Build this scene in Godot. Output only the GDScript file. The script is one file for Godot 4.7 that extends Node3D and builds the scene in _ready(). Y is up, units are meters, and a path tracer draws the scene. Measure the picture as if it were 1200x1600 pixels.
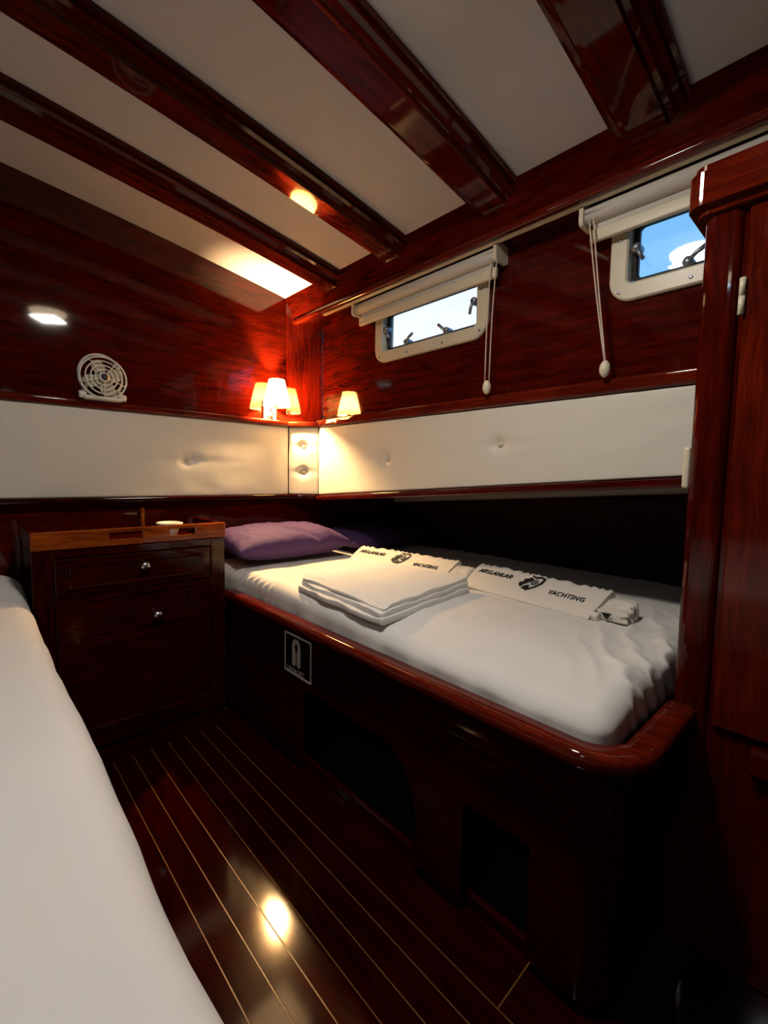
extends Node3D

var M := {}
var taken := {}
var noise := FastNoiseLite.new()

const EYE := Vector3(0, 1.0, 0)
const WALL_Z := -2.10      # end wall, wood face
const PAD_Z := -2.06       # face of the upholstery on the end wall
const WALL_X := 1.378      # window wall, wood face
const PAD_X := 1.345       # face of the upholstery on the window wall
const BACK_Z := 1.30
const PORT_X := -1.75

func _ready():
	noise.seed = 7
	noise.frequency = 1.0
	noise.fractal_octaves = 3
	make_camera()
	make_sky()
	make_materials()
	make_shell()
	make_floor()
	make_ceiling()
	make_windows()
	make_upholstery()
	make_near_bed()
	make_berth()
	make_wardrobe()
	make_nightstand()
	make_ceiling_lamp()
	make_sconce()
	make_fan()
	make_blinds()
	make_pillows()
	make_towels()
	make_sign()

# ------------------------------------------------------------------ camera, sky
func make_camera():
	var cam := Camera3D.new()
	cam.name = "camera"
	cam.fov = 96.71
	cam.near = 0.02
	cam.far = 500.0
	add_child(cam)
	# image right, up and backward axes in the world
	var right := Vector3(0.734, 0.017, 0.679)
	var back := -Vector3(0.678, -0.078, -0.731).normalized()
	var up := back.cross(right).normalized()
	right = up.cross(back).normalized()
	cam.transform = Transform3D(Basis(right, up, back), EYE)
	cam.current = true

func make_sky():
	var w := 768
	var h := 384
	var img := Image.create_empty(w, h, false, Image.FORMAT_RGBF)
	var n := FastNoiseLite.new()
	n.seed = 33
	n.frequency = 1.6
	n.fractal_octaves = 5
	var bank := Vector3(1.38, 0.60, -1.32).normalized()
	for j in h:
		var th := PI * (j + 0.5) / h
		for i in w:
			var ph := TAU * (i + 0.5) / w
			var d := Vector3(sin(ph) * sin(th), cos(th), -cos(ph) * sin(th))
			var t: float = clamp(d.y, 0.0, 1.0)
			var c := Vector3(0.34, 0.74, 1.20).lerp(Vector3(0.12, 0.46, 1.05), pow(t, 0.8))
			var m := n.get_noise_3d(d.x * 1.4, d.y * 2.4, d.z * 1.4) * 0.9
			var near_bank: float = smoothstep(0.93, 0.985, d.dot(bank))
			var k: float = smoothstep(0.30, 0.66, m + near_bank * 1.15)
			c = c.lerp(Vector3(0.95, 1.03, 1.12) * (1.0 + 0.5 * m), k)
			if d.y < 0.0:
				c = c.lerp(Vector3(0.10, 0.22, 0.30), smoothstep(0.0, 0.06, -d.y))
			img.set_pixel(i, j, Color(c.x, c.y, c.z))
	var pano := PanoramaSkyMaterial.new()
	pano.panorama = ImageTexture.create_from_image(img)
	var sky := Sky.new()
	sky.sky_material = pano
	var env := Environment.new()
	env.background_mode = Environment.BG_SKY
	env.sky = sky
	env.tonemap_mode = Environment.TONE_MAPPER_LINEAR
	env.tonemap_exposure = 1.12
	env.sdfgi_enabled = true
	env.ssao_enabled = true
	env.ssil_enabled = true
	var we := WorldEnvironment.new()
	we.name = "world_environment"
	we.environment = env
	add_child(we)

# ------------------------------------------------------------------ materials
func streak_image(sd: int, dark: Color, light: Color) -> ImageTexture:
	var n := FastNoiseLite.new()
	n.seed = sd
	n.frequency = 0.035
	n.fractal_octaves = 4
	var a := n.get_seamless_image(96, 1024)
	a.resize(1024, 1024, Image.INTERPOLATE_CUBIC)
	n.seed = sd + 1
	n.frequency = 0.16
	var b := n.get_seamless_image(48, 1024)
	b.resize(1024, 1024, Image.INTERPOLATE_CUBIC)
	n.seed = sd + 2
	n.frequency = 0.012
	var c := n.get_seamless_image(512, 512)
	c.resize(1024, 1024, Image.INTERPOLATE_CUBIC)
	var out := Image.create_empty(1024, 1024, false, Image.FORMAT_RGB8)
	for j in 1024:
		for i in 1024:
			var wob := int(14.0 * c.get_pixel(i, j).r)
			var jj := (j + wob) % 1024
			var s := a.get_pixel(i, jj).r * 0.46 + b.get_pixel(i, jj).r * 0.44 + c.get_pixel(i, j).r * 0.22 - 0.06
			s = clampf((s - 0.2) / 0.6, 0.0, 1.0)
			out.set_pixel(i, j, dark.lerp(light, s))
	out.generate_mipmaps()
	return ImageTexture.create_from_image(out)

func mat(key: String, col: Color, rough := 0.6, metal := 0.0, tex: Texture2D = null) -> StandardMaterial3D:
	var m := StandardMaterial3D.new()
	m.resource_name = key
	m.albedo_color = col
	m.roughness = rough
	m.metallic = metal
	if tex:
		m.albedo_texture = tex
	M[key] = m
	return m

func make_materials():
	var t_red := streak_image(11, Color(0.17, 0.018, 0.010), Color(0.335, 0.060, 0.018))
	var t_warm := streak_image(71, Color(0.24, 0.050, 0.020), Color(0.43, 0.115, 0.040))
	var t_teak := streak_image(41, Color(0.36, 0.16, 0.06), Color(0.66, 0.36, 0.15))
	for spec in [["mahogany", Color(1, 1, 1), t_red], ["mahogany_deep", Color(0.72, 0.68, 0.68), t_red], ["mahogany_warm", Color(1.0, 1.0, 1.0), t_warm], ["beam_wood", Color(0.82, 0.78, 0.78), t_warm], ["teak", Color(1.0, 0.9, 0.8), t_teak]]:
		var m := mat(spec[0], spec[1], 0.32, 0.0, spec[2])
		m.metallic_specular = 0.0
		m.clearcoat_enabled = true
		m.clearcoat = 0.7
		m.clearcoat_roughness = 0.05
	var fl := mat("floor_wood", Color(0.6, 0.5, 0.5), 0.35, 0.0, t_red)
	fl.clearcoat_enabled = true
	fl.metallic_specular = 0.0
	fl.clearcoat = 0.9
	fl.clearcoat_roughness = 0.09
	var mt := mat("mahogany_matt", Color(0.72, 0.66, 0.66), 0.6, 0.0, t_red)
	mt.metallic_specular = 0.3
	mat("inlay", Color(0.44, 0.28, 0.14), 0.35)
	mat("void_paint", Color(0.05, 0.035, 0.03), 0.9)
	mat("ceiling_panel", Color(0.74, 0.745, 0.77), 0.6)
	mat("plaster", Color(0.72, 0.70, 0.66), 0.7)
	mat("leatherette", Color(0.84, 0.82, 0.77), 0.42)
	mat("button", Color(0.74, 0.70, 0.62), 0.45)
	var sheet := mat("sheet", Color(0.86, 0.85, 0.83), 0.85)
	sheet.rim_enabled = true
	sheet.rim = 0.15
	mat("terry", Color(0.87, 0.86, 0.84), 0.95)
	mat("print_cloth", Color(0.85, 0.83, 0.79), 0.8)
	mat("ink", Color(0.03, 0.03, 0.035), 0.7)
	mat("ink_grey", Color(0.38, 0.38, 0.38), 0.7)
	var pp := mat("purple_cloth", Color(0.26, 0.15, 0.37), 0.8)
	pp.rim_enabled = true
	pp.rim = 0.25
	mat("cream_plastic", Color(0.84, 0.80, 0.70), 0.4)
	mat("cream_metal", Color(0.80, 0.76, 0.66), 0.35)
	mat("white_plastic", Color(0.85, 0.84, 0.80), 0.35)
	mat("gasket", Color(0.04, 0.045, 0.05), 0.5)
	mat("steel", Color(0.78, 0.79, 0.80), 0.22, 1.0)
	mat("latch_metal", Color(0.55, 0.58, 0.62), 0.4, 0.8)
	mat("brass", Color(0.85, 0.76, 0.55), 0.25, 1.0)
	mat("hub_grey", Color(0.16, 0.16, 0.19), 0.4)
	mat("cord", Color(0.82, 0.74, 0.66), 0.7)
	mat("sign_black", Color(0.015, 0.017, 0.016), 0.45)
	mat("sign_white", Color(0.88, 0.85, 0.83), 0.5)
	mat("porcelain", Color(0.86, 0.85, 0.80), 0.2)
	var fab := mat("blind_cloth", Color(0.82, 0.80, 0.76), 0.8)
	fab.backlight_enabled = true
	fab.backlight = Color(0.5, 0.5, 0.5)
	var glass := mat("pane_glass", Color(0.85, 0.95, 1.0, 0.08), 0.02)
	glass.transparency = BaseMaterial3D.TRANSPARENCY_ALPHA
	var shade := mat("shade_cloth", Color(0.90, 0.84, 0.66), 0.8)
	shade.backlight_enabled = true
	shade.backlight = Color(0.78, 0.69, 0.50)
	var bulb := mat("bulb_glow", Color(1, 0.9, 0.7), 0.4)
	bulb.emission_enabled = true
	bulb.emission = Color(1.0, 0.72, 0.36)
	bulb.emission_energy_multiplier = 8.0
	var dome := mat("dome_glow", Color(1, 0.97, 0.9), 0.3)
	dome.emission_enabled = true
	dome.emission = Color(1.0, 0.90, 0.74)
	dome.emission_energy_multiplier = 10.0

# ------------------------------------------------------------------ object helpers
func numbered(called: String) -> String:
	if not taken.has(called):
		taken[called] = 0
		return called
	taken[called] += 1
	return "%s_%03d" % [called, taken[called]]

func thing(called: String, label: String, category: String, at := Vector3.ZERO, group := "") -> Node3D:
	var o := Node3D.new()
	o.name = numbered(called)
	add_child(o)
	o.position = at
	o.set_meta("label", label)
	o.set_meta("category", category)
	if group != "":
		o.set_meta("group", group)
	return o

func setting(called: String, label: String, at := Vector3.ZERO) -> Node3D:
	var o := Node3D.new()
	o.name = called
	add_child(o)
	o.position = at
	o.set_meta("kind", "structure")
	o.set_meta("label", label)
	o.set_meta("category", called.get_slice("_", 0))
	return o

func S() -> SurfaceTool:
	var st := SurfaceTool.new()
	st.begin(Mesh.PRIMITIVE_TRIANGLES)
	st.set_smooth_group(-1)
	return st

func commit(st: SurfaceTool) -> ArrayMesh:
	st.generate_normals()
	return st.commit()

# meshes are given in world coordinates; they are shifted so that a part sits in its thing's frame
func part(called: String, st: SurfaceTool, m, parent: Node3D, label := "") -> MeshInstance3D:
	return part_mesh(called, commit(st), m, parent, label)

func origin_of(n: Node) -> Vector3:
	var p := Vector3.ZERO
	while n != self and n != null:
		p += (n as Node3D).position
		n = n.get_parent()
	return p

func part_mesh(called: String, mesh: Mesh, m, parent: Node3D, label := "") -> MeshInstance3D:
	var o := MeshInstance3D.new()
	o.name = called
	o.mesh = mesh
	o.material_override = M[m] if m is String else m
	o.cast_shadow = GeometryInstance3D.SHADOW_CASTING_SETTING_ON
	parent.add_child(o, true)
	o.position = -origin_of(parent)
	if label != "":
		o.set_meta("label", label)
	return o

# ------------------------------------------------------------------ geometry helpers
func uv_of(p: Vector3, n: Vector3, g: int) -> Vector2:
	var an := n.abs()
	var dom := 0
	if an.y > an.x and an.y >= an.z: dom = 1
	elif an.z > an.x: dom = 2
	var other := 3 - g - dom if dom != g else (g + 1) % 3
	if dom == g:
		return Vector2(p[(g + 2) % 3] * 0.3, p[other])
	return Vector2(p[g] + p[dom] * 0.37, p[other] + p[dom] * 0.61)

func t3(st: SurfaceTool, a: Vector3, b: Vector3, c: Vector3, out: Vector3, g := 0):
	var n := (b - a).cross(c - a)
	if n.length_squared() < 1e-18:
		return
	if n.dot(out) > 0.0:
		var s := b
		b = c
		c = s
	for p in [a, b, c]:
		st.set_uv(uv_of(p, n, g))
		st.add_vertex(p)

func q4(st: SurfaceTool, a: Vector3, b: Vector3, c: Vector3, d: Vector3, out: Vector3, g := 0):
	t3(st, a, b, c, out, g)
	t3(st, a, c, d, out, g)

# chamfered box between two corners
func box(st: SurfaceTool, lo: Vector3, hi: Vector3, bev := 0.003, g := 0):
	var c := (lo + hi) * 0.5
	var h := ((hi - lo) * 0.5).abs()
	bev = min(bev, min(h.x, min(h.y, h.z)) * 0.9)
	for a in 3:
		var b := (a + 1) % 3
		var d := (a + 2) % 3
		for s in [-1.0, 1.0]:
			var o := Vector3.ZERO
			o[a] = s
			var v := []
			for k in [[-1, -1], [1, -1], [1, 1], [-1, 1]]:
				var p := Vector3.ZERO
				p[a] = s * h[a]
				p[b] = k[0] * (h[b] - bev)
				p[d] = k[1] * (h[d] - bev)
				v.append(c + p)
			q4(st, v[0], v[1], v[2], v[3], o, g)
		if bev > 0.0:
			# edges parallel to axis a
			for s in [-1.0, 1.0]:
				for t in [-1.0, 1.0]:
					var o := Vector3.ZERO
					o[b] = s
					o[d] = t
					var p1 := Vector3.ZERO
					p1[b] = s * h[b]
					p1[d] = t * (h[d] - bev)
					var p2 := Vector3.ZERO
					p2[b] = s * (h[b] - bev)
					p2[d] = t * h[d]
					var e := Vector3.ZERO
					e[a] = h[a] - bev
					q4(st, c + p1 - e, c + p1 + e, c + p2 + e, c + p2 - e, o, g)
	if bev > 0.0:
		for sx in [-1.0, 1.0]:
			for sy in [-1.0, 1.0]:
				for sz in [-1.0, 1.0]:
					var s := Vector3(sx, sy, sz)
					var i := h - Vector3.ONE * bev
					t3(st, c + s * Vector3(h.x, i.y, i.z), c + s * Vector3(i.x, h.y, i.z), c + s * Vector3(i.x, i.y, h.z), s, g)

# soft box: rounded edges, subdivided, displaced by a callable
func soft(st: SurfaceTool, lo: Vector3, hi: Vector3, r: float, n: Vector3i, disp = null, g := 0):
	st.set_smooth_group(0)
	var c := (lo + hi) * 0.5
	var h := (hi - lo) * 0.5
	r = min(r, min(h.x, min(h.y, h.z)) * 0.98)
	var axes := []
	for a in 3:
		var pts := []
		for k in 5: pts.append(-h[a] + r * k / 4.0)
		var span := 2.0 * (h[a] - r)
		for k in range(1, n[a]): pts.append(-h[a] + r + span * k / n[a])
		for k in 5: pts.append(h[a] - r + r * k / 4.0)
		axes.append(pts)
	var inner := h - Vector3.ONE * r
	for a in 3:
		var b := (a + 1) % 3
		var d := (a + 2) % 3
		for s in [-1.0, 1.0]:
			var rows := []
			for u in axes[b]:
				var row := []
				for v in axes[d]:
					var p := Vector3.ZERO
					p[a] = s * h[a]
					p[b] = u
					p[d] = v
					var q := p.clamp(-inner, inner)
					var w := q + (p - q).normalized() * r + c
					if disp != null: w = disp.call(w)
					row.append(w)
				rows.append(row)
			var o := Vector3.ZERO
			o[a] = s
			for i in rows.size() - 1:
				for j in rows[0].size() - 1:
					var mid: Vector3 = (rows[i][j] + rows[i + 1][j + 1]) * 0.5
					var out := o * 2.0 + (mid - mid.clamp(c - inner, c + inner)) * 4.0
					q4(st, rows[i][j], rows[i + 1][j], rows[i + 1][j + 1], rows[i][j + 1], out, g)

# solid of revolution: profile of (radius, height) turned about axis through at
func lathe(st: SurfaceTool, prof: Array, at: Vector3, axis := Vector3.UP, seg := 24, squash := Vector2.ONE):
	st.set_smooth_group(0)
	axis = axis.normalized()
	var side := axis.cross(Vector3.RIGHT if absf(axis.x) < 0.9 else Vector3.UP).normalized()
	var side2 := axis.cross(side).normalized()
	for k in prof.size() - 1:
		var p: Vector2 = prof[k]
		var q: Vector2 = prof[k + 1]
		for i in seg:
			var a0 := TAU * i / seg
			var a1 := TAU * ((i + 1) % seg) / seg
			var d0 := side * cos(a0) * squash.x + side2 * sin(a0) * squash.y
			var d1 := side * cos(a1) * squash.x + side2 * sin(a1) * squash.y
			var nn := (d0 + d1).normalized() * (q.y - p.y) - axis * (q.x - p.x)
			q4(st, at + d0 * p.x + axis * p.y, at + d1 * p.x + axis * p.y, at + d1 * q.x + axis * q.y, at + d0 * q.x + axis * q.y, nn)

func tube(st: SurfaceTool, pts: Array, r: float, seg := 10, closed := false):
	st.set_smooth_group(0)
	var rings := []
	var n := pts.size()
	var prev := Vector3.ZERO
	for k in n:
		var p: Vector3 = pts[k]
		var t: Vector3
		if closed: t = (pts[(k + 1) % n] - pts[(k - 1 + n) % n]).normalized()
		else: t = (pts[min(k + 1, n - 1)] - pts[max(k - 1, 0)]).normalized()
		var s := prev
		if s == Vector3.ZERO:
			s = t.cross(Vector3.UP if absf(t.y) < 0.9 else Vector3.RIGHT)
		s = (s - t * s.dot(t)).normalized()
		prev = s
		var s2 := t.cross(s)
		var ring := []
		for i in seg: ring.append(p + (s * cos(TAU * i / seg) + s2 * sin(TAU * i / seg)) * r)
		rings.append(ring)
	for k in (n if closed else n - 1):
		var l := (k + 1) % n
		for i in seg:
			var j := (i + 1) % seg
			q4(st, rings[k][i], rings[k][j], rings[l][j], rings[l][i], (rings[k][i] + rings[k][j]) * 0.5 - pts[k])
	if not closed:
		for i in range(1, seg - 1):
			t3(st, rings[0][0], rings[0][i], rings[0][i + 1], pts[0] - pts[1])
			t3(st, rings[n - 1][0], rings[n - 1][i], rings[n - 1][i + 1], pts[n - 1] - pts[n - 2])

# extrude a flat polygon: pts are 2-D, fr maps them: origin + u*x + v*y, depth along w
func prism(st: SurfaceTool, pts: PackedVector2Array, o: Vector3, u: Vector3, v: Vector3, w: Vector3, g := 0):
	var tris := Geometry2D.triangulate_polygon(pts)
	for k in range(0, tris.size(), 3):
		var p := []
		for e in 3: p.append(o + u * pts[tris[k + e]].x + v * pts[tris[k + e]].y)
		t3(st, p[0] + w, p[1] + w, p[2] + w, w, g)
		t3(st, p[0], p[1], p[2], -w, g)
	var area := 0.0
	for k in pts.size(): area += pts[k].cross(pts[(k + 1) % pts.size()])
	for k in pts.size():
		var a := pts[k]
		var b := pts[(k + 1) % pts.size()]
		var nn := Vector2(b.y - a.y, a.x - b.x) * signf(area)
		var pa := o + u * a.x + v * a.y
		var pb := o + u * b.x + v * b.y
		q4(st, pa, pb, pb + w, pa + w, u * nn.x + v * nn.y, g)

func rrect(lo: Vector2, hi: Vector2, r: float, seg := 8) -> PackedVector2Array:
	var out := PackedVector2Array()
	var cs := [Vector2(hi.x - r, hi.y - r), Vector2(lo.x + r, hi.y - r), Vector2(lo.x + r, lo.y + r), Vector2(hi.x - r, lo.y + r)]
	for k in 4:
		for i in seg + 1:
			var a := PI * 0.5 * (k + float(i) / seg)
			out.append(cs[k] + Vector2(cos(a), sin(a)) * r)
	return out

# closed ring whose section is given by a list of [inset, depth] pairs, round a rounded rectangle
func ring(st: SurfaceTool, lo: Vector2, hi: Vector2, r: float, sec: Array, o: Vector3, u: Vector3, v: Vector3, w: Vector3, seg := 8):
	st.set_smooth_group(-1)
	var loops := []
	for s in sec:
		var ins: float = s[0]
		var rr: float = max(r - ins, 0.004)
		var loop := []
		for p in rrect(lo + Vector2(ins, ins), hi - Vector2(ins, ins), rr, seg): loop.append(o + u * p.x + v * p.y + w * s[1])
		loops.append(loop)
	var n: int = loops[0].size()
	var m := sec.size()
	var mid := Vector2.ZERO
	for s in sec: mid += Vector2(s[0], s[1]) / m
	for k in m:
		var l := (k + 1) % m
		var e := Vector2(sec[l][0] - sec[k][0], sec[l][1] - sec[k][1])
		var nn := Vector2(e.y, -e.x)
		if nn.dot(Vector2(sec[k][0], sec[k][1]) + e * 0.5 - mid) < 0: nn = -nn
		for i in n:
			var j := (i + 1) % n
			var cp: Vector3 = (loops[k][i] + loops[k][j]) * 0.5
			var c2 := (lo + hi) * 0.5
			var outw := cp - (o + u * c2.x + v * c2.y)
			outw -= w * outw.dot(w)
			var inward := -outw.normalized()
			q4(st, loops[k][i], loops[k][j], loops[l][j], loops[l][i], inward * nn.x + w * nn.y)

# sweep a closed section (list of Vector2: x across, y up) along a flat path (x,z) at height y0(k)
func sweep(st: SurfaceTool, sec: Array, path: Array, smooth := true, g := 2):
	st.set_smooth_group(0 if smooth else -1)
	var n := path.size()
	var rows := []
	var cen := []
	var mid := Vector2.ZERO
	for s in sec: mid += s / sec.size()
	for k in n:
		var t: Vector3 = (path[min(k + 1, n - 1)] - path[max(k - 1, 0)])
		t.y = 0
		t = t.normalized()
		var side := Vector3(-t.z, 0, t.x)
		var row := []
		for s in sec: row.append(path[k] + side * s.x + Vector3.UP * s.y)
		rows.append(row)
		cen.append(path[k] + side * mid.x + Vector3.UP * mid.y)
	var m := sec.size()
	for k in n - 1:
		for i in m:
			var j := (i + 1) % m
			q4(st, rows[k][i], rows[k][j], rows[k + 1][j], rows[k + 1][i], (rows[k][i] + rows[k + 1][j]) * 0.5 - (cen[k] + cen[k + 1]) * 0.5, g)
	st.set_smooth_group(-1)
	for i in range(1, m - 1):
		t3(st, rows[0][0], rows[0][i], rows[0][i + 1], path[0] - path[1], g)
		t3(st, rows[n - 1][0], rows[n - 1][i], rows[n - 1][i + 1], path[n - 1] - path[n - 2], g)

func roundsec(lo: Vector2, hi: Vector2, r: float, seg := 4) -> Array:
	return Array(rrect(lo, hi, r, seg))

func ceil_y(x: float) -> float:
	return 2.06 - 0.105 * x - 0.026 * x * x

# ------------------------------------------------------------------ room shell
func make_shell():
	# end wall
	var w := setting("wall_left", "glossy dark red mahogany end wall behind the sconce and fan")
	var pts := PackedVector2Array([Vector2(PORT_X - 0.06, -0.05), Vector2(2.1, -0.05), Vector2(2.1, ceil_y(2.1))])
	for k in 13:
		var x := 1.5 - k * (1.5 - PORT_X + 0.06) / 12.0
		pts.append(Vector2(x, ceil_y(x)))
	var st := S()
	prism(st, pts, Vector3(0, 0, WALL_Z), Vector3.RIGHT, Vector3.UP, Vector3(0, 0, -0.06), 0)
	part("panel", st, "mahogany", w)
	# corner panel set at 45 degrees above the cushion
	w = setting("wall_corner", "narrow upright mahogany panel set slantwise across the corner")
	st = S()
	var a := Vector3(1.247, 0, WALL_Z)
	var b := Vector3(WALL_X, 0, WALL_Z + (WALL_X - 1.247))
	var nrm := Vector3(-1, 0, 1).normalized()
	var y0 := 0.90
	var y1 := ceil_y(1.31)
	var bk := Vector3(WALL_X, 0, WALL_Z)
	q4(st, a + Vector3(0, y0, 0), b + Vector3(0, y0, 0), b + Vector3(0, y1, 0), a + Vector3(0, y1, 0), nrm, 1)
	q4(st, bk + Vector3(0, y0, 0), b + Vector3(0, y0, 0), b + Vector3(0, y1, 0), bk + Vector3(0, y1, 0), Vector3(1, 0, 0), 1)
	q4(st, bk + Vector3(0, y0, 0), a + Vector3(0, y0, 0), a + Vector3(0, y1, 0), bk + Vector3(0, y1, 0), Vector3(0, 0, -1), 1)
	t3(st, a + Vector3(0, y0, 0), b + Vector3(0, y0, 0), bk + Vector3(0, y0, 0), Vector3.DOWN, 1)
	t3(st, a + Vector3(0, y1, 0), b + Vector3(0, y1, 0), bk + Vector3(0, y1, 0), Vector3.UP, 1)
	part("panel", st, "mahogany", w)
	st = S()
	box(st, Vector3(WALL_X + 0.03, 0.90, b.z - 0.02), Vector3(WALL_X + 0.04, 1.9, b.z + 0.03), 0, 1)
	part("gap_backing", st, "void_paint", w)
	# window wall above the berth, with two openings
	w = setting("wall_right", "glossy mahogany hull side wall pierced by two small windows")
	st = S()
	var xo := WALL_X + 0.055
	var zs := [b.z + 0.007, -1.505, -0.995, -0.51, 0.005, BACK_Z]
	for k in 5:
		if k == 1 or k == 3:
			box(st, Vector3(WALL_X, 0.995, zs[k]), Vector3(xo, 1.532, zs[k + 1]), 0, 2)
			box(st, Vector3(WALL_X, 1.72, zs[k]), Vector3(xo, 1.95, zs[k + 1]), 0, 2)
		else:
			box(st, Vector3(WALL_X, 0.995, zs[k]), Vector3(xo, 1.95, zs[k + 1]), 0, 2)
	part("panel", st, "mahogany", w)
	# recess under the side shelf, where the berth runs outboard
	w = setting("wall_recess", "dark mahogany lining of the recess under the side shelf")
	st = S()
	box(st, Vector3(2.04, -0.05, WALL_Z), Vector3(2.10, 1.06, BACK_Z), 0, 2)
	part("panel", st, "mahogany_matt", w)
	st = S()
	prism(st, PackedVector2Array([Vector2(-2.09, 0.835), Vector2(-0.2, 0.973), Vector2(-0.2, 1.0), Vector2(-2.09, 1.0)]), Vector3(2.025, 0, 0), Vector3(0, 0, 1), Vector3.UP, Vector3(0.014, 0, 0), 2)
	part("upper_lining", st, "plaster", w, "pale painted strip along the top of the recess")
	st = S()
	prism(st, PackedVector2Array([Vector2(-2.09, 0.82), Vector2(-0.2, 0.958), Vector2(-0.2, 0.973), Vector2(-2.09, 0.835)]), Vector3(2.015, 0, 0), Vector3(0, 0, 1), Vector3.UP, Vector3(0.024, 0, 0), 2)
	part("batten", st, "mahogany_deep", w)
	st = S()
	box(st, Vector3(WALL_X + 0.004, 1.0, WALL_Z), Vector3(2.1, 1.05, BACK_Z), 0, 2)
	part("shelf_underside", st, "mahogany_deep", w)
	# the rest of the cabin, behind the camera
	w = setting("wall_port", "mahogany wall on the far side of the cabin, out of view")
	st = S()
	box(st, Vector3(PORT_X - 0.06, -0.05, WALL_Z), Vector3(PORT_X, 2.3, BACK_Z), 0, 2)
	part("panel", st, "mahogany", w)
	w = setting("wall_back", "mahogany bulkhead behind the viewer, out of view")
	st = S()
	box(st, Vector3(PORT_X - 0.06, -0.05, BACK_Z), Vector3(2.1, 2.3, BACK_Z + 0.06), 0, 0)
	part("panel", st, "mahogany", w)
	# cornice under the deck on the window side
	w = setting("trim_1", "dark mahogany cornice between the ceiling beams and the blinds")
	st = S()
	prism(st, PackedVector2Array([Vector2(1.232, ceil_y(1.232) + 0.02), Vector2(1.283, 1.772), Vector2(WALL_X + 0.05, 1.772), Vector2(WALL_X + 0.05, ceil_y(1.4) + 0.02)]), Vector3(0, 0, WALL_Z), Vector3.RIGHT, Vector3.UP, Vector3(0, 0, BACK_Z - WALL_Z), 2)
	part("board", st, "mahogany", w)
	st = S()
	sweep(st, roundsec(Vector2(-0.013, -0.013), Vector2(0.013, 0.013), 0.009), [Vector3(1.284, 1.777, WALL_Z), Vector3(1.284, 1.777, -0.5), Vector3(1.284, 1.777, BACK_Z)])
	part("bead", st, "mahogany_warm", w)
	# ledges on top of the cushions
	w = setting("trim_2", "polished mahogany ledge above the end wall cushion")
	st = S()
	var p0 := Vector3(PORT_X, 1.256, -2.072)
	sweep(st, roundsec(Vector2(-0.03, -0.014), Vector2(0.03, 0.014), 0.009), [p0, Vector3(0, 1.256, -2.072), Vector3(1.235, 1.256, -2.072)], true, 0)
	part("board", st, "mahogany_warm", w)
	w = setting("trim_3", "short polished ledge across the slanted corner")
	st = S()
	sweep(st, roundsec(Vector2(-0.03, -0.014), Vector2(0.03, 0.014), 0.009), [Vector3(1.232, 1.256, -2.078), Vector3(1.36, 1.256, -1.95)], true, 0)
	part("board", st, "mahogany_warm", w)
	w = setting("trim_4", "polished mahogany ledge above the window wall cushion")
	st = S()
	sweep(st, roundsec(Vector2(-0.024, -0.014), Vector2(0.024, 0.026), 0.009), [Vector3(1.358, 1.256, -1.955), Vector3(1.358, 1.256, -1.2), Vector3(1.358, 1.256, -0.27)])
	part("board", st, "mahogany_warm", w)
	# rail under the cushions
	w = setting("trim_5", "mahogany rail rising along the bottom of the window wall cushion")
	st = S()
	sweep(st, roundsec(Vector2(-0.022, -0.026), Vector2(0.016, 0.0), 0.007), [Vector3(1.352, 0.896, -1.96), Vector3(1.352, 0.953, -1.15), Vector3(1.352, 1.010, -0.34), Vector3(1.352, 1.015, -0.267)])
	part("board", st, "mahogany", w)
	w = setting("trim_6", "thin dark rail under the end wall cushion")
	st = S()
	sweep(st, roundsec(Vector2(-0.03, -0.022), Vector2(0.022, 0.0), 0.007), [Vector3(PORT_X, 0.899, -2.072), Vector3(0, 0.899, -2.072), Vector3(1.245, 0.899, -2.072), Vector3(1.345, 0.897, -1.975)], true, 0)
	part("board", st, "mahogany_deep", w)

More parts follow.
